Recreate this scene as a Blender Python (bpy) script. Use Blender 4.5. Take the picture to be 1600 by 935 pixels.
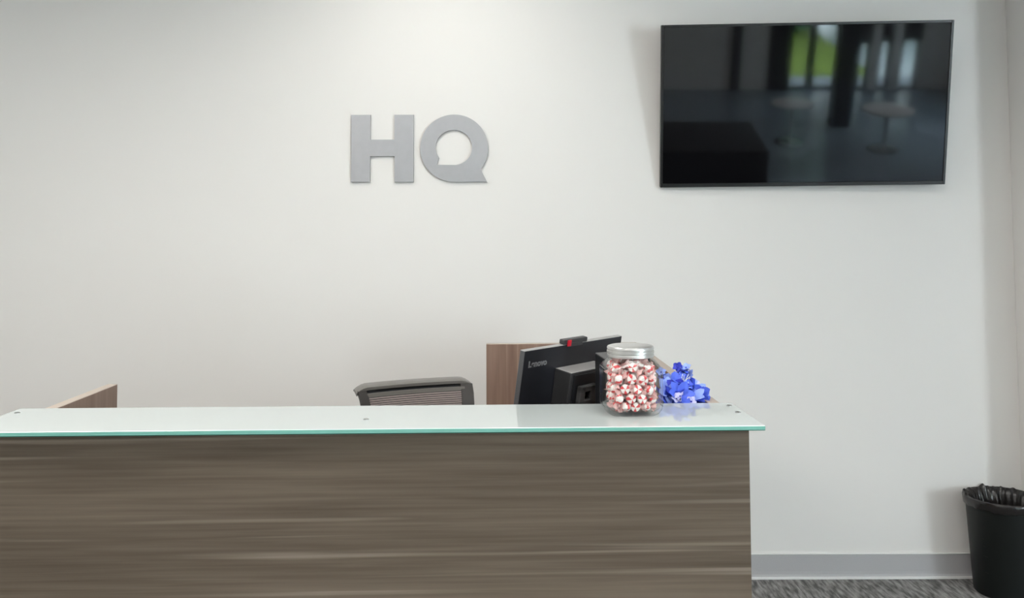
import bpy, bmesh, math, random
import numpy as np
from mathutils import Vector, Matrix, Euler
random.seed(7)
R = math.radians
for o in list(bpy.data.objects): bpy.data.objects.remove(o)
scn = bpy.context.scene
COL = scn.collection

# ------------------------------------------------------------ camera
cam_d = bpy.data.cameras.new('camera')
cam = bpy.data.objects.new('camera', cam_d); COL.objects.link(cam)
cam.location = (0, 0, 1.464)
cam.matrix_world = Matrix.Translation((0, 0, 1.464)) @ Matrix.Rotation(R(90 + 3.1), 4, 'X') @ Matrix.Rotation(R(-0.2), 4, 'Z')
cam_d.sensor_width = 36.0
cam_d.lens = 1400.0 / 1600.0 * 36.0
cam_d.shift_y = -(467.5 - 294.2) / 1600.0
cam_d.clip_start = 0.05
scn.camera = cam

# ------------------------------------------------------------ view, world
scn.view_settings.view_transform = 'Standard'
scn.view_settings.look = 'None'
scn.view_settings.exposure = -0.07
scn.view_settings.gamma = 1.0
w = bpy.data.worlds.new('sky'); scn.world = w; w.use_nodes = True
nt = w.node_tree; nt.nodes.clear()
wo = nt.nodes.new('ShaderNodeOutputWorld'); bg = nt.nodes.new('ShaderNodeBackground')
tc = nt.nodes.new('ShaderNodeTexCoord'); sp = nt.nodes.new('ShaderNodeSeparateXYZ'); cr = nt.nodes.new('ShaderNodeValToRGB')
nt.links.new(tc.outputs['Generated'], sp.inputs[0]); nt.links.new(sp.outputs['Z'], cr.inputs[0])
cr.color_ramp.elements[0].position = 0.0; cr.color_ramp.elements[0].color = (.93, .96, 1, 1)
cr.color_ramp.elements[1].position = 0.8; cr.color_ramp.elements[1].color = (.62, .78, 1, 1)
nt.links.new(cr.outputs[0], bg.inputs[0]); bg.inputs[1].default_value = 25.0
nt.links.new(bg.outputs[0], wo.inputs[0])

# ------------------------------------------------------------ lights
def area(name, loc, size, power, col, direction, spread=180):
    l = bpy.data.lights.new(name, 'AREA'); l.shape = 'RECTANGLE'; l.size = size[0]; l.size_y = size[1]
    l.energy = power; l.color = col; l.spread = R(spread)
    o = bpy.data.objects.new(name, l); COL.objects.link(o); o.location = loc
    o.rotation_euler = Vector(direction).to_track_quat('-Z', 'Y').to_euler()
    return o
CEIL = 2.78
PANELS = [(-1.7, 1.6), (0.5, 1.3), (-1.6, -1.3), (0.9, -1.3), (3.2, -1.3)]
for p, e_ in zip(PANELS, (43, 30, 40, 29, 26)):
    area('ceiling_light', (p[0], p[1], CEIL - .03), (1.15, .55), e_, (1, .965, .92), (0, 0, -1))
# added area lamp standing in for daylight, just inside the unseen right window
area('window_daylight', (5.22, -2.5, 1.35), (.95, 2.0), 120, (.86, .93, 1), (-.55, 1, -.08))
# recessed spot over the wall letters
DL = (-0.30, 2.95, CEIL - .012)
sl = bpy.data.lights.new('letter_downlight', 'SPOT'); sl.energy = 40; sl.color = (1, .965, .91)
sl.spot_size = R(150); sl.spot_blend = 1.0; sl.shadow_soft_size = .06
so = bpy.data.objects.new('letter_downlight', sl); COL.objects.link(so); so.location = DL
so.rotation_euler = Vector((0, .9, -1)).to_track_quat('-Z', 'Y').to_euler()

# ------------------------------------------------------------ materials
def mat(name):
    m = bpy.data.materials.new(name); m.use_nodes = True
    return m, m.node_tree, m.node_tree.nodes['Principled BSDF']
def plain(name, col, rough=.5, metal=0., ior=None, bump=0., bscale=200., spec=None, trans=0.):
    m, t, b = mat(name)
    b.inputs['Base Color'].default_value = (*col, 1); b.inputs['Roughness'].default_value = rough
    b.inputs['Metallic'].default_value = metal
    if ior: b.inputs['IOR'].default_value = ior
    if spec is not None: b.inputs['Specular IOR Level'].default_value = spec
    if trans: b.inputs['Transmission Weight'].default_value = trans
    c = t.nodes.new('ShaderNodeTexCoord'); n = t.nodes.new('ShaderNodeTexNoise'); n.inputs['Scale'].default_value = bscale
    t.links.new(c.outputs['Object'], n.inputs['Vector'])
    if bump:
        bp = t.nodes.new('ShaderNodeBump'); bp.inputs['Strength'].default_value = bump; bp.inputs['Distance'].default_value = .001
        t.links.new(n.outputs['Fac'], bp.inputs['Height']); t.links.new(bp.outputs[0], b.inputs['Normal'])
    else:   # faint tonal variation
        mx = t.nodes.new('ShaderNodeMixRGB'); mx.inputs[1].default_value = (*[v * .95 for v in col], 1); mx.inputs[2].default_value = (*[min(1, v * 1.05) for v in col], 1)
        t.links.new(n.outputs['Fac'], mx.inputs[0]); t.links.new(mx.outputs[0], b.inputs['Base Color'])
    return m
def wood(name, dark, mid, light, axis, fine=70., rough=.42):
    """laminate: grain runs along `axis` (0 = x, 2 = z) of the object."""
    m, t, b = mat(name); N = t.nodes.new; L = t.links.new
    c = N('ShaderNodeTexCoord')
    def layer(sl, sc, detail, dist, off):
        mp = N('ShaderNodeMapping'); mp.inputs['Location'].default_value = off
        s = [sc, sc, sc]; s[axis] = sl; mp.inputs['Scale'].default_value = s
        n = N('ShaderNodeTexNoise'); n.inputs['Scale'].default_value = 1; n.inputs['Detail'].default_value = detail; n.inputs['Distortion'].default_value = dist
        L(c.outputs['Object'], mp.inputs['Vector']); L(mp.outputs[0], n.inputs['Vector']); return n
    a = layer(.9, 9, 3, .3, (3, 1, 2)); d = layer(2.6, fine, 5, .25, (0, 5, 1)); s = layer(.7, 42, 2, .35, (7, 2, 9))
    r1 = N('ShaderNodeValToRGB'); e = r1.color_ramp.elements
    e[0].position = .36; e[0].color = (*dark, 1); e[1].position = .66; e[1].color = (*mid, 1)
    ad = N('ShaderNodeMath'); ad.operation = 'MULTIPLY_ADD'; ad.inputs[1].default_value = .45
    L(d.outputs['Fac'], ad.inputs[0])
    ml = N('ShaderNodeMath'); ml.operation = 'MULTIPLY'; ml.inputs[1].default_value = .55; L(a.outputs['Fac'], ml.inputs[0]); L(ml.outputs[0], ad.inputs[2])
    L(ad.outputs[0], r1.inputs[0])
    r2 = N('ShaderNodeValToRGB'); e = r2.color_ramp.elements; e[0].position = .60; e[0].color = (0, 0, 0, 1); e[1].position = .70; e[1].color = (1, 1, 1, 1)
    L(s.outputs['Fac'], r2.inputs[0])
    ms = N('ShaderNodeMath'); ms.operation = 'MULTIPLY'; L(r2.outputs[0], ms.inputs[0]); L(d.outputs['Fac'], ms.inputs[1])
    mx = N('ShaderNodeMixRGB'); mx.inputs[2].default_value = (*light, 1); L(ms.outputs[0], mx.inputs[0]); L(r1.outputs[0], mx.inputs[1])
    L(mx.outputs[0], b.inputs['Base Color']); b.inputs['Roughness'].default_value = rough; b.inputs['Specular IOR Level'].default_value = .35
    bp = N('ShaderNodeBump'); bp.inputs['Strength'].default_value = .12; bp.inputs['Distance'].default_value = .001; L(d.outputs['Fac'], bp.inputs['Height']); L(bp.outputs[0], b.inputs['Normal'])
    return m
M = {}
M['wall'] = plain('wall_paint', (.84, .828, .805), .75, bump=.06, bscale=350)
M['ceiling'] = plain('ceiling_paint', (.8, .79, .77), .9, bump=.1, bscale=120)
M['base'] = plain('vinyl_base', (.47, .465, .475), .4)
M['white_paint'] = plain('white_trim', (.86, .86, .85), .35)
M['front_wood'] = wood('grey_brown_laminate', (.088, .067, .048), (.168, .132, .100), (.30, .25, .205), 0, 110.)
M['side_wood'] = wood('warm_brown_laminate', (.19, .12, .09), (.30, .205, .16), (.38, .28, .225), 2, 50)
M['edge_band'] = plain('edge_band', (.46, .39, .335), .45)
M['worktop'] = plain('worktop_laminate', (.62, .60, .57), .5)
M['letter'] = plain('brushed_metal', (.43, .44, .46), .40, metal=.4, bscale=40)
M['letter_edge'] = plain('letter_side', (.16, .16, .165), .5, metal=.3)
M['black'] = plain('black_plastic', (.012, .013, .015), .38)
M['screen'] = plain('screen_glass', (.004, .004, .005), .045, ior=1.52)
M['bezel'] = plain('tv_bezel', (.009, .009, .010), .35)
M['housing'] = plain('monitor_plastic', (.016, .017, .022), .42, bump=.05, bscale=900)
M['housing_edge'] = plain('monitor_edge_plastic', (.09, .09, .095), .35)
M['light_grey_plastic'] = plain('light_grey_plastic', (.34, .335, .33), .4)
M['grey_plastic'] = plain('grey_plastic', (.10, .10, .10), .4)
M['dark_grey'] = plain('dark_grey_plastic', (.04, .04, .042), .4)
M['chair_rail'] = plain('chair_frame_plastic', (.19, .182, .17), .38)
M['chair_frame'] = plain('chair_dark_plastic', (.028, .025, .023), .5)
M['mesh_rib'] = plain('chair_mesh_fabric', (.38, .325, .315), .8)
M['chrome'] = plain('chrome', (.7, .7, .7), .15, metal=1)
M['lid'] = plain('brushed_lid', (.66, .66, .65), .30, metal=.75, bscale=60)
M['red'] = plain('red_plastic', (.6, .01, .03), .35)
M['red_candy'] = plain('candy_red', (.72, .07, .08), .3)
M['white_candy'] = plain('candy_white', (.88, .83, .81), .25)
M['bin'] = plain('bin_plastic', (.0055, .0075, .007), .45, bump=.1, bscale=300, spec=.3)
M['liner'] = plain('bin_liner_film', (.014, .0125, .0125), .22)
M['blue'] = plain('blue_petal', (.075, .14, .72), .6, bscale=50)
M['blue_light'] = plain('light_blue_petal', (.30, .42, .92), .6, bscale=50)
M['blue_deep'] = plain('deep_blue_petal', (.03, .045, .50), .6, bscale=50)
M['pale_petal'] = plain('pale_petal', (.55, .56, .86), .6)
M['stem'] = plain('green_stem', (.16, .30, .16), .6)
M['stamen'] = plain('pale_stamen', (.85, .9, .85), .5)
M['lettering'] = plain('lettering_grey', (.20, .20, .21), .4)
M['mullion'] = plain('dark_aluminium', (.02, .022, .025), .4)
M['blind'] = plain('blind_fabric', (.03, .03, .03), .8)
M['sofa'] = plain('black_leather', (.006, .006, .007), .6)
M['white_top'] = plain('white_laminate', (.8, .8, .8), .3)
M['paving'] = plain('grey_paving', (.42, .42, .43), .9, bscale=4)
M['lawn'] = plain('lawn', (.30, .38, .05), .9, bscale=8)
M['hedge'] = plain('hedge_leaves', (.12, .24, .17), .9, bscale=12)
M['lamp_frame'] = plain('lamp_frame', (.8, .8, .8), .4)
# white-backed counter glass
m, t, b = mat('white_backed_glass'); b.inputs['Base Color'].default_value = (.50, .55, .545, 1); b.inputs['Roughness'].default_value = .004; b.inputs['IOR'].default_value = 1.34
M['glass_top'] = m
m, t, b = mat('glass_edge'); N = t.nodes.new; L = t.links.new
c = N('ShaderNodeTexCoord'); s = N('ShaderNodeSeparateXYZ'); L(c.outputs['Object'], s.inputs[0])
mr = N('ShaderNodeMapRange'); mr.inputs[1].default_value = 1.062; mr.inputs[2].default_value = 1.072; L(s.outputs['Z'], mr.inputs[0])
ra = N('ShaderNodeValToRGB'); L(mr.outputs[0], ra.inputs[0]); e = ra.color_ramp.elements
e[0].position = 0; e[0].color = (.03, .16, .13, 1); e[1].position = 1; e[1].color = (.75, .95, .88, 1)  # pale top stop paints the bevel highlight into the edge colour
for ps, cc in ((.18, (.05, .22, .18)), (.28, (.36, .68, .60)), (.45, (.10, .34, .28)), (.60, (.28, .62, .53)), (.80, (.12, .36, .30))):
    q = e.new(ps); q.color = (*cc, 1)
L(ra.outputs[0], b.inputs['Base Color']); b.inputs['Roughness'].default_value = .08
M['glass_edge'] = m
# clear thin glass / film: transparent + fresnel reflection
def clear(name, tint, ior, rough, extra=0., gloss=.9):
    m = bpy.data.materials.new(name); m.use_nodes = True; t = m.node_tree; t.nodes.clear(); N = t.nodes.new; L = t.links.new
    o = N('ShaderNodeOutputMaterial'); x = N('ShaderNodeMixShader'); tr = N('ShaderNodeBsdfTransparent'); gl = N('ShaderNodeBsdfGlossy'); fr = N('ShaderNodeFresnel')
    tr.inputs[0].default_value = (*tint, 1); gl.inputs['Roughness'].default_value = rough; gl.inputs['Color'].default_value = (.9, .9, .9, 1)
    # Schlick reflectance on |N.I| so both sides of the thin glass behave alike
    ge = N('ShaderNodeNewGeometry'); dt = N('ShaderNodeVectorMath'); dt.operation = 'DOT_PRODUCT'; L(ge.outputs['Normal'], dt.inputs[0]); L(ge.outputs['Incoming'], dt.inputs[1])
    ab = N('ShaderNodeMath'); ab.operation = 'ABSOLUTE'; L(dt.outputs['Value'], ab.inputs[0])
    su = N('ShaderNodeMath'); su.operation = 'SUBTRACT'; su.inputs[0].default_value = 1; L(ab.outputs[0], su.inputs[1])
    pw = N('ShaderNodeMath'); pw.operation = 'POWER'; pw.inputs[1].default_value = 5; L(su.outputs[0], pw.inputs[0])
    f0 = ((ior - 1) / (ior + 1)) ** 2
    fr = N('ShaderNodeMath'); fr.operation = 'MULTIPLY_ADD'; fr.inputs[1].default_value = (1 - f0) * gloss; fr.inputs[2].default_value = f0 * gloss; L(pw.outputs[0], fr.inputs[0])
    if extra:
        ad = N('ShaderNodeMath'); ad.operation = 'ADD'; ad.inputs[1].default_value = extra; ad.use_clamp = True; L(fr.outputs[0], ad.inputs[0]); L(ad.outputs[0], x.inputs[0])
    else: L(fr.outputs[0], x.inputs[0])
    L(tr.outputs[0], x.inputs[1]); L(gl.outputs[0], x.inputs[2]); L(x.outputs[0], o.inputs[0])
    return m
M['jar_glass'] = clear('clear_jar_glass', (.985, .99, .985), 1.45, .16, .0, .8)
M['window_glass'] = clear('window_glass', (.9, .95, .93), 1.45, .01)
def film(name, col, fac):
    m = bpy.data.materials.new(name); m.use_nodes = True; t = m.node_tree; t.nodes.clear(); N = t.nodes.new; L = t.links.new
    o = N('ShaderNodeOutputMaterial'); x = N('ShaderNodeMixShader'); tr = N('ShaderNodeBsdfTransparent'); p = N('ShaderNodeBsdfPrincipled')
    p.inputs['Base Color'].default_value = (*col, 1); p.inputs['Roughness'].default_value = .3
    x.inputs[0].default_value = fac; L(tr.outputs[0], x.inputs[1]); L(p.outputs[0], x.inputs[2]); L(x.outputs[0], o.inputs[0]); return m
M['film'] = film('candy_wrapper_film', (.98, .62, .60), .62)
# carpet
m, t, b = mat('grey_streaked_carpet'); N = t.nodes.new; L = t.links.new
c = N('ShaderNodeTexCoord'); mp = N('ShaderNodeMapping'); mp.inputs['Rotation'].default_value = (0, 0, R(-14)); mp.inputs['Scale'].default_value = (75, 14, 1)
oi = N('ShaderNodeObjectInfo'); va = N('ShaderNodeVectorMath'); va.operation = 'ADD'
L(c.outputs['Object'], va.inputs[0]); L(oi.outputs['Random'], va.inputs[1]); L(va.outputs[0], mp.inputs[0])
n = N('ShaderNodeTexNoise'); n.inputs['Scale'].default_value = 1; n.inputs['Detail'].default_value = 3; L(mp.outputs[0], n.inputs['Vector'])
ra = N('ShaderNodeValToRGB'); e = ra.color_ramp.elements; e[0].position = .34; e[0].color = (.10, .098, .096, 1); e[1].position = .72; e[1].color = (.40, .39, .38, 1); L(n.outputs['Fac'], ra.inputs[0])
n2 = N('ShaderNodeTexNoise'); n2.inputs['Scale'].default_value = 400; L(c.outputs['Object'], n2.inputs['Vector'])
bp = N('ShaderNodeBump'); bp.inputs['Strength'].default_value = .5; bp.inputs['Distance'].default_value = .002; L(n2.outputs['Fac'], bp.inputs['Height']); L(bp.outputs[0], b.inputs['Normal'])
L(ra.outputs[0], b.inputs['Base Color']); b.inputs['Roughness'].default_value = .95
M['carpet'] = m
M['vinyl_floor'] = plain('blue_grey_vinyl_floor', (.30, .36, .42), .22, bscale=3)

# ------------------------------------------------------------ helpers
def obj(name, bm, m, parent=None, loc=None, rot=None, smooth=False):
    me = bpy.data.meshes.new(name)
    bm.normal_update()
    for f in bm.faces: f.smooth = smooth
    bm.to_mesh(me); bm.free()
    for k in (m if isinstance(m, (list, tuple)) else [m]): me.materials.append(M[k])
    if smooth: me.set_sharp_from_angle(angle=R(38))
    o = bpy.data.objects.new(name, me); COL.objects.link(o)
    if parent is not None: o.parent = parent
    if loc is not None: o.location = loc
    if rot is not None: o.rotation_euler = rot
    return o
def tag(o, label, cat, group=None):
    o['label'] = label; o['category'] = cat
    if group: o['group'] = group
    return o
def thing(name, label, cat, loc=(0, 0, 0), rz=0., group=None):
    o = bpy.data.objects.new(name, None); COL.objects.link(o); o.location = loc; o.rotation_euler = (0, 0, rz)
    return tag(o, label, cat, group)
def struct(name, bm, m, parent=None, **k):
    o = obj(name, bm, m, parent, **k)
    if parent is None: o['kind'] = 'structure'
    return o
def box(bm, x0, x1, y0, y1, z0, z1, bev=0., seg=2, mi=0, mtx=None):
    r = bmesh.ops.create_cube(bm, size=1)['verts']
    for v in r:
        v.co = Vector(((x0 + x1) / 2 + v.co.x * (x1 - x0), (y0 + y1) / 2 + v.co.y * (y1 - y0), (z0 + z1) / 2 + v.co.z * (z1 - z0)))
    fs = {f for v in r for f in v.link_faces}
    vs = set(r)
    if bev:
        out = bmesh.ops.bevel(bm, geom=list({e for v in r for e in v.link_edges}), offset=bev, segments=seg, affect='EDGES', profile=.5)
        vs = set(out['verts']) | {v for v in vs if v.is_valid}
        fs = {f for v in vs for f in v.link_faces}
    for f in fs: f.material_index = mi
    if mtx is not None:
        for v in vs: v.co = mtx @ v.co
    return bm
def B(*a, **k): return box(bmesh.new(), *a, **k)
def lathe(bm, prof, n=48, c=(0, 0), sq=None, cap0=False, cap1=False, mi=0):
    """prof: (r, z) pairs; sq(r, ang) may turn the circle into a rounded square."""
    rings = []
    for r, z in prof:
        ring = []
        for i in range(n):
            a = 2 * math.pi * i / n; rr = sq(r, a, z) if sq else r
            ring.append(bm.verts.new((c[0] + rr * math.cos(a), c[1] + rr * math.sin(a), z)))
        rings.append(ring)
    for A, C in zip(rings, rings[1:]):
        for i in range(n):
            bm.faces.new((A[i], A[(i + 1) % n], C[(i + 1) % n], C[i])).material_index = mi
    if cap0: bm.faces.new(rings[0][::-1]).material_index = mi
    if cap1: bm.faces.new(rings[-1]).material_index = mi
    return bm
def tube(bm, pts, r, n=8, cap=True):
    pts = [Vector(p) for p in pts]; rings = []
    rs = r if isinstance(r, (list, tuple)) else [r] * len(pts)
    up = Vector((0, 0, 1))
    for i, p in enumerate(pts):
        d = (pts[min(i + 1, len(pts) - 1)] - pts[max(i - 1, 0)]).normalized()
        s = d.cross(up if abs(d.z) < .9 else Vector((1, 0, 0))).normalized(); t_ = s.cross(d)
        rings.append([bm.verts.new(p + (s * math.cos(2 * math.pi * k / n) + t_ * math.sin(2 * math.pi * k / n)) * rs[i]) for k in range(n)])
    for A, C in zip(rings, rings[1:]):
        for k in range(n): bm.faces.new((A[k], A[(k + 1) % n], C[(k + 1) % n], C[k]))
    if cap: bm.faces.new(rings[0]); bm.faces.new(rings[-1])
    bmesh.ops.recalc_face_normals(bm, faces=bm.faces)
    return bm
def sweep(bm, path, prof, close=True):
    """path: list of (origin, axis_a, axis_b); prof: 2D closed outline."""
    rings = [[bm.verts.new(o + a * p[0] + b_ * p[1]) for p in prof] for o, a, b_ in path]
    n = len(prof)
    for A, C in zip(rings, rings[1:]):
        for k in range(n): bm.faces.new((A[k], A[(k + 1) % n], C[(k + 1) % n], C[k]))
    bm.faces.new(rings[0]); bm.faces.new(rings[-1]); bmesh.ops.recalc_face_normals(bm, faces=bm.faces)
    return bm

# ------------------------------------------------------------ the room
WY = 3.92; RX = 2.188; FX = 5.3; LX = -4.2; BY = -4.3
struct('wall_back', B(LX - .1, FX + .1, WY, WY + .12, 0, CEIL), 'wall')
# stub wall that closes the reception alcove on the right
pier = struct('wall_right', B(RX, RX + .16, 3.64, WY, 0, CEIL, bev=.002), 'wall')
struct('wall_left', B(LX - .12, LX, BY, WY, 0, CEIL), 'wall')
fl = struct('floor', B(LX - .1, FX + .1, BY - .1, WY + .1, -.12, -.006), 'carpet')
ntile = 0
tile_me = None
for i in range(9):
    for j in range(6):
        x0 = -2.31 + .5 * i; y0 = 1.41 + .5 * j
        y1 = min(y0 + .5, WY - .001)
        if y0 > WY - .05: continue
        full = (y1 - y0) > .499
        if full and tile_me:
            o = bpy.data.objects.new('carpet_tile', tile_me); COL.objects.link(o); o.parent = fl; o.location = (x0 + .25, y0 + .25, 0)
        else:
            h = (y1 - y0) / 2
            o = obj('carpet_tile', B(-.2494, .2494, -h + .0006, h - .0006, -.006, 0, bev=.0012, seg=1), 'carpet', fl, loc=(x0 + .25, y0 + h, 0))
            if full: tile_me = o.data
        if (i + j) % 2: pass
struct('floor_entrance', B(1.2, FX, BY, .4, -.006, .001), 'vinyl_floor')
struct('ceiling', B(LX - .1, FX + .1, BY - .1, WY + .1, CEIL, CEIL + .1), 'ceiling')
# vinyl cove base: bevelled top lip, flared toe
def base_strip(name, x0, x1, y, flip=None):
    prof = [(0, 0), (-.016, 0), (-.0155, .003), (-.010, .009), (-.006, .017), (-.005, .030), (-.005, .0975), (-.0035, .1005), (0, .1015)]
    bm = bmesh.new()
    A = [bm.verts.new((x0, y + p[0], p[1])) for p in prof]; C = [bm.verts.new((x1, y + p[0], p[1])) for p in prof]
    for k in range(len(prof) - 1): bm.faces.new((A[k], A[k + 1], C[k + 1], C[k]))
    bm.faces.new(A[::-1]); bm.faces.new(C)
    bmesh.ops.recalc_face_normals(bm, faces=bm.faces)
    o = struct(name, bm, 'base')
    obj('toe_strip', B(x0, x1, y - .021, y - .0162, 0.0005, .0115, bev=.001, seg=1), 'white_paint', o)  # thin white strip along the toe
    obj('top_lip', B(x0, x1, y - .008, y - .0003, .1005, .1045, bev=.001, seg=1), 'white_paint', o)  # white strip paints the highlight along the top edge of the base
    return o
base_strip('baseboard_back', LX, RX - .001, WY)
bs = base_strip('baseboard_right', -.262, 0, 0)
bs.location = (RX, 3.748, 0); bs.rotation_euler = (0, 0, R(-90)); bs.location = (RX, 3.748 - .0, 0)
bs.rotation_euler = (0, 0, R(90)); bs.location = (RX, 3.905, 0)
# rear wall with window openings, seen in the television
WIN = [(3.10, 3.88, 2.45), (3.98, 4.13, .62), (4.24, 4.40, .64), (4.52, 4.76, .66)]
bm = bmesh.new()
xs = LX - .1
for (a, c2, hh) in WIN:
    box(bm, xs, a, BY - .15, BY, 0, CEIL); box(bm, a, c2, BY - .15, BY, 2.45, CEIL); xs = c2
box(bm, xs, FX + .1, BY - .15, BY, 0, CEIL)
struct('wall_rear', bm, 'wall')
for i, (a, c2, hh) in enumerate(WIN):
    g = struct('window_%d' % (i + 1), B(a, c2, BY - .09, BY - .084, .03, 2.45), 'window_glass')
    bm = bmesh.new()
    box(bm, a, a + .03, BY - .12, BY - .03, 0, 2.45); box(bm, c2 - .03, c2, BY - .12, BY - .03, 0, 2.45)
    box(bm, a, c2, BY - .12, BY - .03, 0, .03)
    if i == 0: box(bm, a + .24, a + .33, BY - .12, BY - .03, 0, 2.45)
    obj('window_frame', bm, 'mullion', g)
    if hh < 1: tag(obj('roller_blind', B(a, c2, BY - .02, BY + .01, hh, 2.45, bev=.003), 'blind'), ['', 'dark roller blind over the left slit window behind the camera', 'dark roller blind over the middle slit window behind the camera', 'dark roller blind over the right slit window behind the camera'][i], 'blind')
# unseen far right wall, its window added to go with the daylight lamp
bm = bmesh.new()
box(bm, FX, FX + .15, BY, -3.0, 0, CEIL); box(bm, FX, FX + .15, -2.0, WY, 0, CEIL); box(bm, FX, FX + .15, -3.0, -2.0, 0, .35); box(bm, FX, FX + .15, -3.0, -2.0, 2.4, CEIL)
struct('wall_far_right', bm, 'wall')
g = struct('window_5', B(FX + .08, FX + .086, -2.98, -2.02, .37, 2.38), 'window_glass')  # added window, placed to suit the daylight lamp
bm = bmesh.new()
for y in (-3.0, -2.04): box(bm, FX + .05, FX + .12, y, y + .04, .35, 2.4)
obj('window_frame', bm, 'mullion', g)
struct('trim_1', B(2.82, 3.09, BY, BY + .03, 0, CEIL), 'mullion')
struct('trim_2', B(2.33, 2.45, BY, BY + .05, 0, CEIL), 'mullion')
struct('trim_3', B(3.89, 3.97, BY, BY + .03, 0, CEIL), 'mullion')
struct('wall_column', B(3.22, 3.42, -2.75, -2.55, .002, CEIL), 'mullion')
# outside
struct('floor_pavement', B(-3, 12, BY - .85, BY - .15, -.15, -.02), 'paving')
struct('floor_lawn', B(-6, 4.5, -11, BY - .85, -.15, -.02), 'lawn')
bm = bmesh.new()
for k in range(70):
    s = random.uniform(.35, .7)
    mt = Matrix.Translation((random.uniform(-5, 16), random.uniform(-8.6, -6.9), random.uniform(.1, 2.2))) @ Matrix.Scale(s, 4)
    bmesh.ops.create_icosphere(bm, subdivisions=2, radius=1, matrix=mt)
for v in bm.verts: v.co += Vector([random.uniform(-.07, .07) for _ in range(3)]); v.co.z = max(v.co.z, -.02)
struct('floor_terrace', B(4.5, 18, -11, BY - .85, -.15, -.02), 'white_top')
tag(obj('hedge', bm, 'hedge', smooth=True), 'dense green hedge outside, mirrored in the upper television screen', 'hedge')
# lounge furniture the television mirrors
bs_ = thing('lounge_bench', 'low black bench behind the camera, dark shape low in the screen', 'bench', (1.45, -.9, 0))
obj('seat', B(-.95, .62, -.5, .5, .05, .42, bev=.03), 'sofa', bs_, smooth=True)
for sx in (-.88, .55):
    for sy in (-.4, .4): obj('leg', B(sx - .02, sx + .02, sy - .02, sy + .02, .001, .055), 'sofa', bs_)
def side_table(x, y, r, lab):
    t_ = thing('side_table', lab, 'table', (x, y, .001), group='low white lounge tables')
    obj('table_top', lathe(bmesh.new(), [(r - .01, .43), (r, .435), (r, .45), (r - .01, .455)], 32, cap0=True, cap1=True), 'white_top', t_, smooth=True)
    obj('leg', lathe(bmesh.new(), [(.02, .01), (.02, .43)], 12, cap0=True, cap1=True), 'chrome', t_, smooth=True)
    obj('base', lathe(bmesh.new(), [(.16, 0), (.16, .008), (.03, .015)], 24, cap0=True, cap1=True), 'chrome', t_, smooth=True)
side_table(2.62, -2.0, .22, 'low white round lounge table mirrored in the screen centre')
side_table(3.55, -1.75, .26, 'low white round lounge table mirrored at the screen right')

# ------------------------------------------------------------ ceiling fixtures
for k, p in enumerate(PANELS):
    t_ = thing('ceiling_panel_light', ['flat white ceiling panel light over the left of the desk', 'flat white ceiling panel light over the right of the desk', 'flat white ceiling panel light behind the camera on the left', 'flat white ceiling panel light behind the camera near the middle', 'flat white ceiling panel light over the waiting area at the right'][k], 'light', (p[0], p[1], CEIL), group='ceiling panel lights')
    bm = bmesh.new()
    box(bm, -.62, -.58, -.32, .32, -.02, 0); box(bm, .58, .62, -.32, .32, -.02, 0); box(bm, -.58, .58, -.32, -.28, -.02, 0); box(bm, -.58, .58, .28, .32, -.02, 0)
    obj('frame', bm, 'lamp_frame', t_)
    obj('backing', B(-.58, .58, -.28, .28, -.008, 0), 'white_top', t_)
t_ = thing('recessed_downlight', 'small round recessed ceiling spot above the letters', 'light', (DL[0], DL[1], CEIL))
obj('trim_ring', lathe(bmesh.new(), [(.062, 0), (.085, 0), (.085, -.006), (.062, -.008)], 32), 'lamp_frame', t_, smooth=True)

# ------------------------------------------------------------ wall letters
S = 3.0 if False else 1.0
PX = (3.905) / 1400 / 1.0016   # metres per photo pixel at the letter face
def wallpt(zx, zy):             # outline units of the letter drawing -> metres on the wall
    k = PX / 6.154
    return ((zx - 117) * k - .7032, 2.0 - (zy - 120) * k)
def letter(name, outer, inner, label):
    bm = bmesh.new(); edges = []
    for loop in [outer] + ([inner] if inner else []):
        vs = [bm.verts.new((p[0], 0, p[1])) for p in loop]
        for a, b_ in zip(vs, vs[1:] + vs[:1]): edges.append(bm.edges.new((a, b_)))
    bmesh.ops.triangle_fill(bm, use_beauty=True, use_dissolve=False, edges=edges)
    faces = list(bm.faces)
    r = bmesh.ops.extrude_face_region(bm, geom=faces)
    for g_ in r['geom']:
        if isinstance(g_, bmesh.types.BMVert): g_.co.y -= .0125
    bmesh.ops.recalc_face_normals(bm, faces=bm.faces); bm.normal_update()
    for f in bm.faces: f.material_index = 0 if abs(f.normal.y) > .9 else 1
    o = obj(name, bm, ['letter', 'letter_edge'], loc=(0, WY - .0005, 0))
    tag(o, label, 'letter')
    return o
W_ = wallpt
letter('wall_letter', [W_(117, 120), W_(302, 120), W_(302, 362), W_(535, 362), W_(535, 120), W_(721, 120), W_(721, 772), W_(537, 772), W_(537, 523), W_(300, 523), W_(300, 772), W_(117, 772)], None,
       'large flat grey metal letter H mounted on the wall')
out = [W_(1113 + 329 * math.cos(R(a)), 447 - 327 * math.sin(R(a))) for a in np.linspace(-39.2, 270, 90)] + [W_(1428, 772)]
inn = [W_(1110 + 176 * math.cos(R(a)), 440 - 171 * math.sin(R(a))) for a in np.linspace(-84, 216, 70)] + [W_(945, 608)]
letter('wall_letter', out, inn, 'large grey metal letter Q with a speech bubble hole beside the H')

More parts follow.
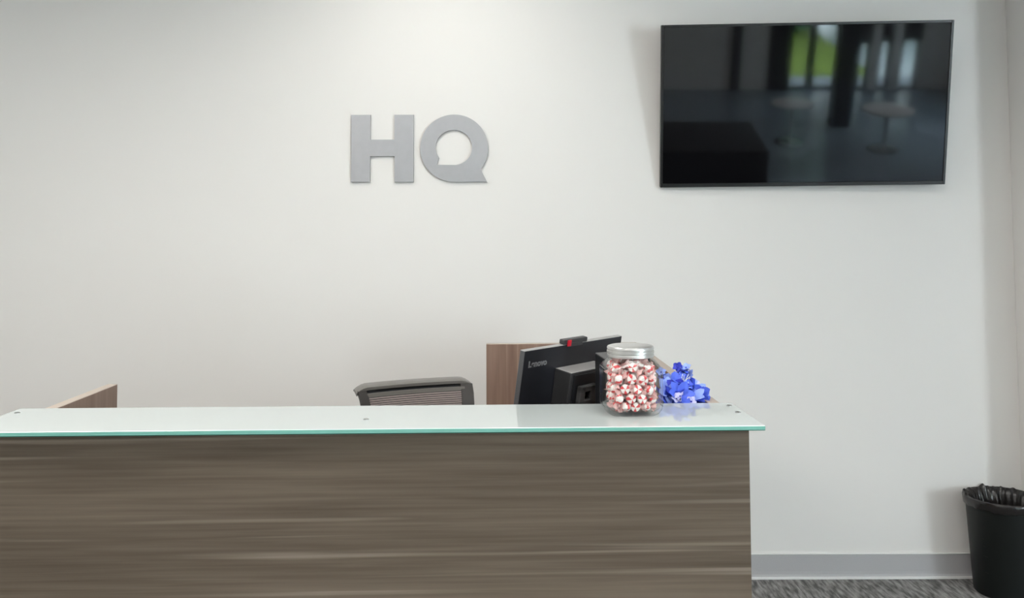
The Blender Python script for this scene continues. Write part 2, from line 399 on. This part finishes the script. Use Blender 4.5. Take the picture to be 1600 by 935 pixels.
# ------------------------------------------------------------ television
tv = thing('television', 'wide black flat television tilted down on the white wall', 'television', (1.2496, 3.80, 2.0194))
tv.rotation_euler = (Matrix.Rotation(R(-2.07), 3, 'Z') @ Matrix.Rotation(R(11.9), 3, 'X') @ Matrix.Rotation(R(-.36), 3, 'Y')).to_euler()
TW, TH = 1.2193 / 2, 1.2193 * .5715 / 2
bm = bmesh.new()
for a in ((-TW, -TW + .011, -TH, TH), (TW - .011, TW, -TH, TH), (-TW + .011, TW - .011, TH - .011, TH), (-TW + .011, TW - .011, -TH, -TH + .016)):
    box(bm, a[0], a[1], 0, .030, a[2], a[3], bev=.0015, seg=1)
obj('bezel', bm, 'bezel', tv)
obj('screen', B(-TW + .010, TW - .010, .004, .02, -TH + .015, TH - .010), 'screen', tv)
obj('back_cover', B(-TW + .03, TW - .03, .02, .036, -TH + .03, TH - .03, bev=.006), 'black', tv)
# tilting bracket between cover and wall
for s in (-1, 1): obj('mount_arm', B(s * .2 - .02, s * .2 + .02, .0365, .06, -.2, .2), 'black', tv)

# ------------------------------------------------------------ reception desk (local frame: u along the front, v away from the viewer)
DX, DY, DA = .522, 1.8755, R(1.4)
desk = thing('reception_desk', 'long reception desk with grey-brown wood grain front and raised side panels', 'desk', (DX, DY, 0), DA)
T = .027
obj('front_panel', B(-1.602, -.029, .018, .045, .001, 1.0615, bev=.001, seg=1), 'front_wood', desk)
def panel(name, x0, x1, y0, y1, z1=1.07, z0=.001):
    bm = bmesh.new(); box(bm, x0, x1, y0, y1, z0, z1, bev=.0012, seg=1)
    bm.normal_update()
    for f in bm.faces:
        if f.normal.z > .5 or (abs(f.normal.y) > .9 and (x1 - x0) < .05): f.material_index = 1
    return obj(name, bm, ['side_wood', 'edge_band'], desk)
panel('side_panel', -1.602, -1.575, .0455, .252, 1.0615)
panel('side_panel', -1.602, -1.575, .258, .609)
panel('side_panel', -.056, -.029, .0455, .252, 1.0615)
panel('side_panel', -.053, -.026, .258, .49)
panel('side_panel', -.053, -.026, .4915, 1.485)
panel('back_panel', -.583, -.0535, 1.458, 1.485)
obj('counter_rail', B(-1.574, -.057, .046, .236, 1.03, 1.0612), 'front_wood', desk)
obj('work_surface', B(-1.5745, -.057, .055, .64, .712, .742, bev=.003), 'worktop', desk)
obj('return_surface', B(-.583, -.0545, .641, 1.457, .712, .742, bev=.003), 'worktop', desk)
# glass counter
gt = thing('glass_countertop', 'pale green-edged white glass counter top with small metal caps', 'countertop', (DX, DY, 0), DA)
bm = B(-1.652, 0, 0, .256, 1.062, 1.072, bev=.0009, seg=1); bm.normal_update()
for f in bm.faces: f.material_index = 0 if f.normal.z > .9 or f.normal.z < -.9 else 1
obj('glass_slab', bm, ['glass_top', 'glass_edge'], gt)
cap_me = None
for (x, y) in ((-1.1121, 2.0352), (-.3156, 1.9511), (.4992, 2.0929), (.4999, 2.0138)):
    d = Vector((x - DX, y - DY)); u = d.x * math.cos(DA) + d.y * math.sin(DA); v = -d.x * math.sin(DA) + d.y * math.cos(DA)
    if cap_me:
        o = bpy.data.objects.new('standoff_cap', cap_me); COL.objects.link(o); o.parent = gt
    else:
        o = obj('standoff_cap', lathe(bmesh.new(), [(.0065, 0), (.0065, .0016), (.005, .0024), (.0, .0025)], 20), 'chrome', gt, smooth=True); cap_me = o.data
    o.location = (u, v, 1.072)

# ------------------------------------------------------------ monitor
MA = R(50)
mon = thing('computer_monitor', 'black computer monitor seen from behind, turned and leaning', 'monitor', (0, 0, 0))
# local: x along the width, -y out of the back, z up; pivot = top back left corner
TILT = R(9.5)
Mm = Matrix.Translation((.0297, 2.195, 1.186)) @ Matrix.Rotation(MA, 4, 'Z') @ Matrix.Rotation(TILT, 4, 'X') @ Matrix.Scale(.883, 4)
mon.matrix_world = Mm
mon.location = Mm.to_translation(); mon.rotation_euler = Mm.to_euler(); mon.scale = (.883,) * 3
MW, MH = .487, .300
bm = B(0, MW, 0, .017, -MH, 0, bev=.0015, seg=1); bm.normal_update()
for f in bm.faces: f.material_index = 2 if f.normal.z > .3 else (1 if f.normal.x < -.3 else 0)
obj('housing', bm, ['housing', 'housing_edge', 'light_grey_plastic'], mon)
obj('screen', B(.008, MW - .008, .0168, .019, -MH + .02, -.008), 'screen', mon)
bm = B(.150, .345, -.060, .0005, -.235, -.064, bev=.004, seg=2); bm.normal_update()
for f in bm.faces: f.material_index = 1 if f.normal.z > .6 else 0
obj('rear_box', bm, ['dark_grey', 'light_grey_plastic'], mon)
obj('box_cover', B(.162, .340, -.064, -.0595, -.225, -.072, bev=.002), 'black', mon)
bm = bmesh.new()
box(bm, .180, .262, -.080, -.064, -.122, -.104, bev=.003); box(bm, .180, .205, -.080, -.064, -.170, -.104, bev=.003); box(bm, .232, .262, -.080, -.064, -.170, -.104, bev=.003); box(bm, .180, .262, -.080, -.064, -.17, -.145, bev=.003)
obj('mount_bracket', bm, 'grey_plastic', mon)
# stand
inv = Mm.inverted()
def world_part(name, bm, m, parent, imtx, **k):
    bm.transform(imtx); return obj(name, bm, m, parent, **k)
cpt = Mm @ Vector((.245, -.03, -.2))
bm = bmesh.new(); RZ = Matrix.Translation((cpt.x, cpt.y, 0)) @ Matrix.Rotation(MA, 4, 'Z')
box(bm, -.035, .035, -.012, .012, .752, cpt.z + .01, bev=.004, mtx=RZ)
world_part('stand_post', bm, 'black', mon, inv)
bm = bmesh.new(); box(bm, -.11, .11, -.065, .065, .7425, .754, bev=.005, mtx=RZ)
world_part('stand_base', bm, 'black', mon, inv)
# lettering
cu = bpy.data.curves.new('lettering', 'FONT'); cu.body = 'Lenovo'; cu.size = .030; cu.extrude = .0004; cu.offset = .0014
tmp = bpy.data.objects.new('tmp', cu); COL.objects.link(tmp)
bpy.context.view_layer.update()
me = bpy.data.meshes.new_from_object(tmp.evaluated_get(bpy.context.evaluated_depsgraph_get()))
bpy.data.objects.remove(tmp)
xs_ = [v.co.x for v in me.vertices]; wd = max(xs_) - min(xs_); mnx = min(xs_)
for v in me.vertices: v.co = Vector(((v.co.x - mnx) / wd * .083, -.0006 - v.co.z, v.co.y * .80))
me.materials.append(M['lettering'])
o = bpy.data.objects.new('lettering', me); COL.objects.link(o); o.parent = mon; o.location = (.024, 0, -.049)
# webcam
wc = thing('webcam', 'small black webcam with red tab on top of the monitor', 'webcam')
wc.location = Mm.to_translation(); wc.rotation_euler = Mm.to_euler(); wc.scale = (.883,) * 3
obj('camera_body', B(.176, .292, -.004, .016, .0008, .0150, bev=.003), 'dark_grey', wc)
obj('clip', B(.195, .265, -.006, -.0008, -.006, .0045, bev=.001), 'dark_grey', wc)
obj('red_tab', B(.190, .207, -.0075, -.0035, -.0045, .0140, bev=.0015), 'red', wc)

# dark device half hidden behind the jar
dv = thing('office_device', 'upright black office device mostly hidden behind the candy jar', 'device', (.275, 2.27, .742), R(28))
bm = B(-.061, .064, -.033, .033, .001, .423, bev=.004)
for v in bm.verts:
    if v.co.z > .3: v.co.z += v.co.y * .25
bm.normal_update()
for f in bm.faces: f.material_index = 1 if f.normal.z > .5 else 0
obj('case', bm, ['black', 'grey_plastic'], dv)
obj('foot', B(-.075, .078, -.045, .045, 0, .012, bev=.003), 'black', dv)

# ------------------------------------------------------------ chair
ch = thing('office_chair', 'dark office chair with ribbed mesh back behind the desk', 'office chair', (0, 0, 0))
CA = R(24); CP = Vector((-.327, 3.045, 0)); CH = .972; HW = .200
Mc = Matrix.Translation(CP) @ Matrix.Rotation(CA, 4, 'Z')
ch.location = CP; ch.rotation_euler = (0, 0, CA)
def backy(x, z):     # surface of the curved back, local
    top = max(0, (z - (CH - .06)) / .06)
    return -.022 * (x / HW) ** 2 + .028 * top ** 2 - min(CH - z, .12) * .35 - max(CH - z - .12, 0) * .05
def halfw(z):
    return .190 + .012 * max(0, (z - (CH - .13)) / .13) ** 2
# posts
for s in (-1, 1):
    bm = bmesh.new(); zs = np.linspace(.56, CH - .012, 16); path = []
    rings = []
    for z in zs:
        xo = s * halfw(z); xi = s * (halfw(z) - .040 if s > 0 else halfw(z) - .030); y = backy(xo, z); yi = backy(xi, z)
        rings.append([bm.verts.new(q) for q in ((xo, y - .006, z), (xo, y + .016, z), (xi, yi + .014, z), (xi, yi - .006, z))])
    for A, C in zip(rings, rings[1:]):
        for k in range(4): bm.faces.new((A[k], A[(k + 1) % 4], C[(k + 1) % 4], C[k]))
    bm.faces.new(rings[0]); bm.faces.new(rings[-1]); bmesh.ops.recalc_face_normals(bm, faces=bm.faces)
    obj('back_post', bm, 'chair_frame', ch, smooth=True)
# curled top rail
bm = bmesh.new(); rings = []
for x in np.linspace(-1, 1, 33):
    xx = x * .203; drop = .016 * max(0, (abs(x) - .80) / .20) ** 2; y = backy(xx, CH)
    pr = [(-.012, -.012), (-.014, -.002), (-.006, .002), (.022, .007), (.032, .004), (.032, -.001), (.022, .000), (-.002, -.008)]
    rings.append([bm.verts.new((xx, y + p[0], CH + p[1] - drop)) for p in pr])
for A, C in zip(rings, rings[1:]):
    for k in range(8): bm.faces.new((A[k], A[(k + 1) % 8], C[(k + 1) % 8], C[k]))
bm.faces.new(rings[0]); bm.faces.new(rings[-1]); bmesh.ops.recalc_face_normals(bm, faces=bm.faces)
obj('top_rail', bm, 'chair_rail', ch, smooth=True)
def hbar(z, h, t_, dy=0., w_=None):
    bm = bmesh.new(); rings = []
    for x in np.linspace(-1, 1, 21):
        xx = x * (w_ or halfw(z) - .028); y = backy(xx, z) + dy
        rings.append([bm.verts.new((xx, y + a, z + c_)) for a, c_ in ((-t_, -h), (t_, -h), (t_, h), (-t_, h))])
    for A, C in zip(rings, rings[1:]):
        for k in range(4): bm.faces.new((A[k], A[(k + 1) % 4], C[(k + 1) % 4], C[k]))
    bm.faces.new(rings[0]); bm.faces.new(rings[-1]); bmesh.ops.recalc_face_normals(bm, faces=bm.faces)
    return bm
obj('mesh_rail', hbar(CH - .026, .006, .005), 'chair_rail', ch, smooth=True)
rib0 = None
bm = bmesh.new(); rings = []
for z in np.linspace(CH - .38, CH - .004, 20):
    rings.append([bm.verts.new((x * (halfw(z) - .01), backy(x * halfw(z), z) + .0115, z)) for x in np.linspace(-1, 1, 13)])
for A, C in zip(rings, rings[1:]):
    for k in range(12): bm.faces.new((A[k], A[k + 1], C[k + 1], C[k]))
obj('mesh_backing', bm, 'black', ch, smooth=True)
for k in range(54):
    z = CH - .036 - k * .0063
    bmx = hbar(z, .0021, .002, dy=.002)
    obj('mesh_rib', bmx, 'mesh_rib', ch)
obj('lower_rail', hbar(CH - .385, .02, .008, dy=.004), 'chair_frame', ch)
obj('seat', B(-.24, .24, -.50, -.04, .44, .51, bev=.03, seg=3), 'chair_frame', ch, smooth=True)
bm = tube(bmesh.new(), [(0, -.26, .44), (0, -.26, .40), (0, .04, .42), (0, .05, .62)], .02); obj('back_support', bm, 'chair_frame', ch, smooth=True)
obj('gas_lift', lathe(bmesh.new(), [(.035, .09), (.035, .25), (.02, .25), (.02, .42)], 20, (0, -.26), cap0=True, cap1=True), 'dark_grey', ch, smooth=True)
for k in range(5):
    a = 2 * math.pi * k / 5 + .3; p = Vector((math.cos(a) * .29, -.26 + math.sin(a) * .29, 0))
    obj('leg', tube(bmesh.new(), [(0, -.26, .11), (p.x, p.y, .07)], [.028, .018], 8), 'dark_grey', ch, smooth=True)
    bm = tube(bmesh.new(), [(p.x - .02, p.y, .03), (p.x + .02, p.y, .03)], .0295, 16); obj('caster', bm, 'black', ch, smooth=True)

# ------------------------------------------------------------ candy jar
JX, JY, JZ = .2625, 2.013, 1.0722
jar = thing('candy_jar', 'square-shouldered clear glass jar full of peppermints on the counter', 'jar', (JX, JY, JZ), R(4))
def sqf(r, a, z):
    # blend from circle (neck) to superellipse (body)
    k = min(1, max(0, (.122 - z) / .022)); k = k * k * (3 - 2 * k)
    n = 2 + 2.6 * k
    a = a
    return r / (abs(math.cos(a)) ** n + abs(math.sin(a)) ** n) ** (1 / n)
outer_p = [(.0, .0), (.040, .0), (.050, .0015), (.057, .006), (.0625, .014), (.0645, .024), (.0645, .093), (.0635, .102), (.060, .110), (.0545, .117), (.0505, .122), (.0485, .125), (.0485, .134)]
inner_p = [(.0455, .134), (.0455, .126), (.0475, .121), (.052, .115), (.0565, .108), (.060, .100), (.0605, .093), (.0605, .026), (.058, .017), (.052, .011), (.04, .009), (.0, .0085)]
bm = bmesh.new(); lathe(bm, outer_p[1:], 72, sq=sqf, cap0=True)
n0 = len(bm.verts); lathe(bm, inner_p[:-1], 72, sq=sqf, cap1=True)
bm.verts.ensure_lookup_table(); 
# rim ring between the two walls
o_top = [bm.verts[(len(outer_p) - 2) * 72 + i] for i in range(72)]; i_top = [bm.verts[n0 + i] for i in range(72)]
for i in range(72): bm.faces.new((o_top[i], o_top[(i + 1) % 72], i_top[(i + 1) % 72], i_top[i]))
bmesh.ops.recalc_face_normals(bm, faces=bm.faces)
obj('glass_body', bm, 'jar_glass', jar, smooth=True)
# raised panel frames pressed in the glass faces
bm = bmesh.new()
for s in range(4):
    mtx = Matrix.Rotation(s * math.pi / 2, 4, 'Z'); path = []
    w2, z0, z1, rc = .047, .020, .102, .012
    pts = []
    for (cx_, cz_, a0) in ((w2 - rc, z1 - rc, 0), (-w2 + rc, z1 - rc, 90), (-w2 + rc, z0 + rc, 180), (w2 - rc, z0 + rc, 270)):
        for a in (0, 30, 60, 90): pts.append((cx_ + rc * math.cos(R(a0 + a)), cz_ + rc * math.sin(R(a0 + a))))
    pts.append(pts[0])
    P = []
    for (x, z) in pts:
        rr = sqf(.0645, math.atan2(-.0645, x), z); aa = math.atan2(-.0645, x)
        P.append(mtx @ Vector((rr * math.cos(aa), rr * math.sin(aa) , z)))
    tube(bm, P, .0011, 6, cap=False)
obj('pressed_edge', bm, 'jar_glass', jar, smooth=True)
lp = [(.0, .1765), (.030, .1765), (.046, .1760), (.0505, .1745), (.0520, .172), (.0520, .1685), (.0508, .1675), (.0508, .1660), (.0525, .1648), (.0525, .1605), (.0512, .1595), (.0512, .1575), (.0522, .1565), (.0522, .1525), (.0512, .1515), (.0505, .1515), (.0503, .172), (.0, .173)]
bm = lathe(bmesh.new(), [(max(r, .0004), z) for r, z in lp], 64); bmesh.ops.recalc_face_normals(bm, faces=bm.faces)
lid = obj('lid', bm, 'lid', jar, smooth=True); lid.location.z = -.0265
# candies: relaxed packing of spheres inside the jar
rng = np.random.default_rng(5); NC = 88; rad = .0142
P = np.stack([rng.uniform(-.045, .045, NC), rng.uniform(-.045, .045, NC), rng.uniform(.02, .3, NC)], 1)
def inside(P):
    for _ in range(1):
        # superellipse wall
        z = P[:, 2]; lim = np.where(z < .028, .0545 - (.028 - z) * .5, .0555); lim = np.where(z > .098, .0555 - (z - .098) * .5, lim) - rad * .95
        n = 4.4; q = (np.abs(P[:, 0]) ** n + np.abs(P[:, 1]) ** n) ** (1 / n)
        s = np.minimum(1, lim / np.maximum(q, 1e-6)); P[:, 0] *= s; P[:, 1] *= s
        P[:, 2] = np.maximum(P[:, 2], .0095 + rad * .78)
    return P
for it in range(420):
    P[:, 2] -= .0009
    for _ in range(2):
        d = P[:, None] - P[None]; l = np.sqrt((d ** 2).sum(-1)) + np.eye(NC)
        ov = np.clip(2 * rad * .93 - l, 0, None) * (1 - np.eye(NC))
        P = P + (d / l[..., None] * ov[..., None]).sum(1) * .32
        P = inside(P)
P = P[P[:, 2] < .121]
print('mints', len(P), P[:, 2].max())
def mint_bm():
    bm = bmesh.new(); n = 24; prof = [(.0050, -.0080), (.0088, -.0073), (.0103, -.0048), (.0106, 0), (.0103, .0048), (.0088, .0073), (.0050, .0080)]
    lathe(bm, [(.0003, -.0081)] + prof + [(.0003, .0081)], n)
    bmesh.ops.recalc_face_normals(bm, faces=bm.faces); bm.faces.ensure_lookup_table()
    for f in bm.faces:
        c_ = f.calc_center_median(); a = (math.degrees(math.atan2(c_.y, c_.x)) + c_.z * 2200) % 120
        f.material_index = 1 if (a < 40 and len(f.verts) == 4) else 0
    return bm
def wrap_bm(seed):
    rg = random.Random(seed); bm = bmesh.new(); n = 10
    for s in (-1, 1):
        rings = []
        for k, (x, r) in enumerate(((.0085, .0075), (.0105, .0022), (.0135, .0045), (.0185, .0085))):
            rings.append([bm.verts.new((s * x + rg.uniform(-.0006, .0006) * k, math.cos(2 * math.pi * i / n) * r * rg.uniform(.6, 1.2) * (1 if k < 2 else 1.1), math.sin(2 * math.pi * i / n) * r * rg.uniform(.35, .8))) for i in range(n)])
        for A, C in zip(rings, rings[1:]):
            for i in range(n): bm.faces.new((A[i], A[(i + 1) % n], C[(i + 1) % n], C[i]))
    return bm
mints = []
proto_w = []
for s in range(4):
    me_o = obj('wrapper', wrap_bm(s), 'film', None, smooth=True); proto_w.append(me_o)
m0 = obj('peppermint', mint_bm(), ['white_candy', 'red_candy'], None, smooth=True)
MLAB = 'red and white striped peppermint in clear wrapper, piled in the glass jar'
Mj = Matrix.Translation((JX, JY, JZ)) @ Matrix.Rotation(R(4), 4, 'Z')
for k, p in enumerate(P):
    c_ = m0.copy(); COL.objects.link(c_)
    c_.location = Mj @ Vector(p); 
    best = None
    for _ in range(80):
        e_ = Euler((rng.uniform(0, 6.28), rng.uniform(0, 6.28), rng.uniform(0, 6.28))); ax = e_.to_matrix() @ Vector((1, 0, 0)); worst = -1
        for sg in (-1, 1):
            q = Vector(p) + ax * (.021 * sg); rr_ = (abs(q.x) ** 4.4 + abs(q.y) ** 4.4) ** (1 / 4.4)
            worst = max(worst, rr_ + .009 - (.0565 if q.z < .09 else .0565 - (q.z - .09) * .35), .0185 - q.z)
        if best is None or worst < best[0]: best = (worst, e_)
        if worst < 0: break
    c_.rotation_euler = best[1]
    c_.name = 'peppermint'; tag(c_, MLAB, 'candy', 'peppermints in the glass jar')
    w_ = proto_w[k % 4].copy(); COL.objects.link(w_); w_.parent = c_; w_.name = 'wrapper'
    w_.scale = (1.15, 1.3, 1.3)
bpy.data.objects.remove(m0)
for q in proto_w: bpy.data.objects.remove(q)

# ------------------------------------------------------------ blue flowers
fb = thing('flower_bouquet', 'bright blue artificial flowers peeking up behind the counter glass', 'flowers', (.395, 2.27, .742))
obj('pot', lathe(bmesh.new(), [(.0, .001), (.035, .001), (.045, .14), (.048, .142), (.044, .138), (.034, .01), (.0, .008)][1:-1], 24, cap0=True), 'white_top', fb, smooth=True)
def petal_bm(L_, W2, cup, seed):
    rg = random.Random(seed); bm = bmesh.new(); nu, nv = 6, 4; g_ = []
    for i in range(nu + 1):
        u = i / nu; wv = W2 * math.sin(math.pi * min(1, u * .86 + .1)) ** .8 * (1 if u < .98 else .3)
        row = []
        for j in range(nv + 1):
            v = (j / nv - .5) * 2
            row.append(bm.verts.new((u * L_, v * wv, cup * (u ** 2) * L_ + .25 * wv * v * v - .12 * L_ * max(0, u - .7) * 3 + rg.uniform(-.0006, .0006))))
        g_.append(row)
    for i in range(nu):
        for j in range(nv): bm.faces.new((g_[i][j], g_[i + 1][j], g_[i + 1][j + 1], g_[i][j + 1]))
    return bm
PM = {}
def petal(kind, mname):
    key = (kind, mname)
    if key not in PM:
        L_, W2, cup = {'big': (.036, .0125, .35), 'small': (.014, .0062, .25), 'wide': (.030, .0155, .5)}[kind]
        o = obj('petal', petal_bm(L_, W2, cup, len(PM)), mname, None, smooth=True); PM[key] = o.data; bpy.data.objects.remove(o)
    return PM[key]
core = obj('blossom', lathe(bmesh.new(), [(.0004, -.003), (.0022, -.001), (.0026, .001), (.0012, .003)], 8, cap0=True, cap1=True), 'blue_deep', None, smooth=True); core_me = core.data; bpy.data.objects.remove(core)
def blossom(x, y, z, kind, mname, tilt, n, rz):
    o = bpy.data.objects.new('blossom', core_me); COL.objects.link(o); o.parent = fb
    o.location = (x - .395, y - 2.27, z - .742)
    o.rotation_euler = Vector(tilt).to_track_quat('Z', 'Y').to_euler()
    for k in range(n):
        q = bpy.data.objects.new('petal', petal(kind, mname)); COL.objects.link(q); q.parent = o
        q.rotation_euler = (random.uniform(-.25, .25), random.uniform(-.35, .1), rz + 2 * math.pi * k / n + random.uniform(-.15, .15))
    return o
rf = random.Random(11)
def px2w(px, py, Y):
    # only used while laying the blossoms out over the pot: photo bearing to metres at depth Y
    f_ = 1400.; p_ = R(3.1); r_ = R(.2)
    fw = Vector((0, math.cos(p_), math.sin(p_))); up = Vector((0, -math.sin(p_), math.cos(p_))); rt = Vector((1, 0, 0))
    r2 = rt * math.cos(r_) - up * math.sin(r_); u2 = up * math.cos(r_) + rt * math.sin(r_)
    d = fw + r2 * (px - 800) / f_ - u2 * (py - 294.2) / f_
    return Vector((0, 0, 1.464)) + d * (Y / d.y)
SPOTS = [  # photo px, py, depth, kind, colour
    (1042, 612, 2.20, 'big', 'blue_light'), (1062, 618, 2.18, 'big', 'blue'), (1058, 602, 2.24, 'big', 'blue'), (1078, 606, 2.22, 'wide', 'blue'),
    (1072, 598, 2.27, 'big', 'blue_light'), (1046, 628, 2.19, 'big', 'blue'), (1082, 624, 2.19, 'big', 'blue_light'), (1094, 620, 2.20, 'wide', 'blue'),
    (1100, 628, 2.19, 'small', 'blue_deep'), (1034, 600, 2.26, 'small', 'blue_deep'), (1036, 590, 2.30, 'small', 'blue'), (1033, 582, 2.30, 'small', 'blue_light'),
    (1044, 592, 2.29, 'small', 'blue_light'), (1052, 590, 2.29, 'small', 'blue_light'), (1060, 592, 2.28, 'small', 'blue'), (1068, 590, 2.27, 'small', 'blue_light'),
    (1064, 578, 2.28, 'small', 'blue_deep'), (1070, 579, 2.27, 'small', 'blue'), (1059, 574, 2.28, 'small', 'blue_deep'), (1068, 585, 2.27, 'small', 'blue'), (1072, 575, 2.27, 'small', 'blue_light'),
    (1057, 623, 2.165, 'small', 'pale_petal'), (1063, 620, 2.16, 'small', 'pale_petal'), (1050, 600, 2.22, 'small', 'pale_petal'), (1060, 602, 2.21, 'small', 'pale_petal'), (1080, 628, 2.165, 'small', 'pale_petal'), (1070, 628, 2.2, 'wide', 'blue_deep'), (1036, 622, 2.22, 'wide', 'blue_deep'),
    (1088, 612, 2.23, 'small', 'blue_light'), (1085, 600, 2.25, 'small', 'pale_petal'), (1098, 616, 2.22, 'small', 'blue'), (1104, 626, 2.18, 'small', 'blue'), (1050, 640, 2.2, 'big', 'blue'), (1075, 640, 2.2, 'big', 'blue_light'),
    (1055, 611, 2.2, 'wide', 'blue_deep'), (1088, 625, 2.2, 'big', 'blue_deep')]
for k in range(46):
    px_ = rf.uniform(1030, 1106); top_ = 596 + max(0, px_ - 1072) * .75
    SPOTS.append((px_, rf.uniform(top_, 634), rf.uniform(2.215, 2.26) if px_ > 1090 else rf.uniform(2.2, 2.30), rf.choice(['small', 'small', 'big']) if px_ < 1090 else 'small', rf.choice(['blue', 'blue_deep', 'blue', 'blue_light', 'blue_light'])))
stems = bmesh.new()
for (a, b_, Y, kd, mn) in SPOTS:
    w3 = px2w(a, b_, Y)
    til = (rf.uniform(-.7, .7), rf.uniform(-1.1, -.2), rf.uniform(.3, .9))
    blossom(w3.x, w3.y, w3.z, kd, mn, til, {'big': 6, 'wide': 4, 'small': 5}[kd] if mn != 'pale_petal' else 5, rf.uniform(0, 3))
    lo = Vector(((w3.x - .395) * .2, (w3.y - 2.27) * .2, .10)); hi = Vector((w3.x - .395, w3.y - 2.27, w3.z - .742 - .003))
    tube(stems, [lo, (lo + hi) / 2 + Vector((0, .01, .02)), hi], .0012, 5)
obj('stems', stems, 'stem', fb)
bm = bmesh.new()
for k in range(11):
    a0 = px2w(1066 + rf.uniform(-2, 4), 600, 2.22); b0 = px2w(1066 + rf.uniform(-3, 13), 588 + rf.uniform(-4, 8), 2.215)
    o3 = Vector((.395, 2.27, .742))
    tube(bm, [a0 - o3, (a0 + b0) / 2 - o3 + Vector((rf.uniform(-.002, .002), 0, 0)), b0 - o3], .0009, 5)
obj('stamens', bm, 'stamen', fb)

# ------------------------------------------------------------ waste bin
BX, BYY = 2.022, 3.762
bn = thing('waste_bin', 'round black plastic waste bin with a liner, standing against the wall', 'waste bin', (BX, BYY, .0005))
HB = .378
prof = [(.112, .006), (.116, .0), (.119, .004), (.121, .02), (.139, HB - .045), (.1395, HB - .030), (.1435, HB - .028), (.1445, HB - .006), (.149, HB - .004), (.1505, HB), (.148, HB + .003), (.1435, HB), (.138, HB - .03), (.112, .012)]
bm = lathe(bmesh.new(), prof, 64, cap0=True, cap1=True); bmesh.ops.recalc_face_normals(bm, faces=bm.faces)
obj('bin_body', bm, 'bin', bn, smooth=True)
bm = bmesh.new()
for (a, z, wd_) in ((-152, .205, .05), (-150, .165, .10), (-153, .235, .04), (-150, .10, .08), (-149, .285, .03)):
    for q in (0,):
        rr = .1195 + z / (HB - .045) * .0195 + .0003; th = R(a)
        c_ = Vector((rr * math.cos(th), rr * math.sin(th), z)); t_ = Vector((-math.sin(th), math.cos(th), 0))
        tube(bm, [c_ - t_ * wd_ * .09, c_ + t_ * wd_ * .09], .0009, 6)
obj('moulded_mark', bm, 'bin', bn)
# liner: crumpled film folded over the rim and sagging inside
bm = bmesh.new(); n = 200; rings = []
rg = random.Random(3)
ph = [rg.uniform(0, 6.28) for _ in range(12)]
def fold(a, k): return sum(math.sin(a * m_ + ph[i] + k * (.4 + .2 * i)) * w4 for i, (m_, w4) in enumerate(((5, .3), (9, .3), (14, .35), (23, .3), (37, .22), (51, .12))))
LP = [(.1475, HB - .026, .0008), (.1505, HB - .012, .0005), (.1522, HB + .0015, .0004), (.1500, HB + .007, .0012), (.1435, HB + .010, .003), (.136, HB + .004, .005), (.128, HB - .015, .007), (.122, HB - .045, .009), (.114, HB - .09, .010), (.105, HB - .15, .010), (.085, HB - .2, .008), (.03, HB - .215, .004)]
for k, (r, z, am) in enumerate(LP):
    ring = []
    for i in range(n):
        a = 2 * math.pi * i / n; fo = fold(a, k * .5)
        lift = 0
        if 3 <= k <= 5: lift = max(0, fold(a * 1.0 + 1, 0)) * .009 * (1 if math.sin(a) > -.2 else .15)
        if k == 0: lift = fold(a, 3) * .004
        rr = r + (fo - (.6 if k > 4 else 0)) * am
        if k < 3: rr = max(rr, r)
        ring.append(bm.verts.new((rr * math.cos(a), rr * math.sin(a), z + lift)))
    rings.append(ring)
for A, C in zip(rings, rings[1:]):
    for i in range(n): bm.faces.new((A[i], A[(i + 1) % n], C[(i + 1) % n], C[i]))
bm.faces.new(rings[-1])
obj('bin_liner', bm, 'liner', bn, smooth=True)
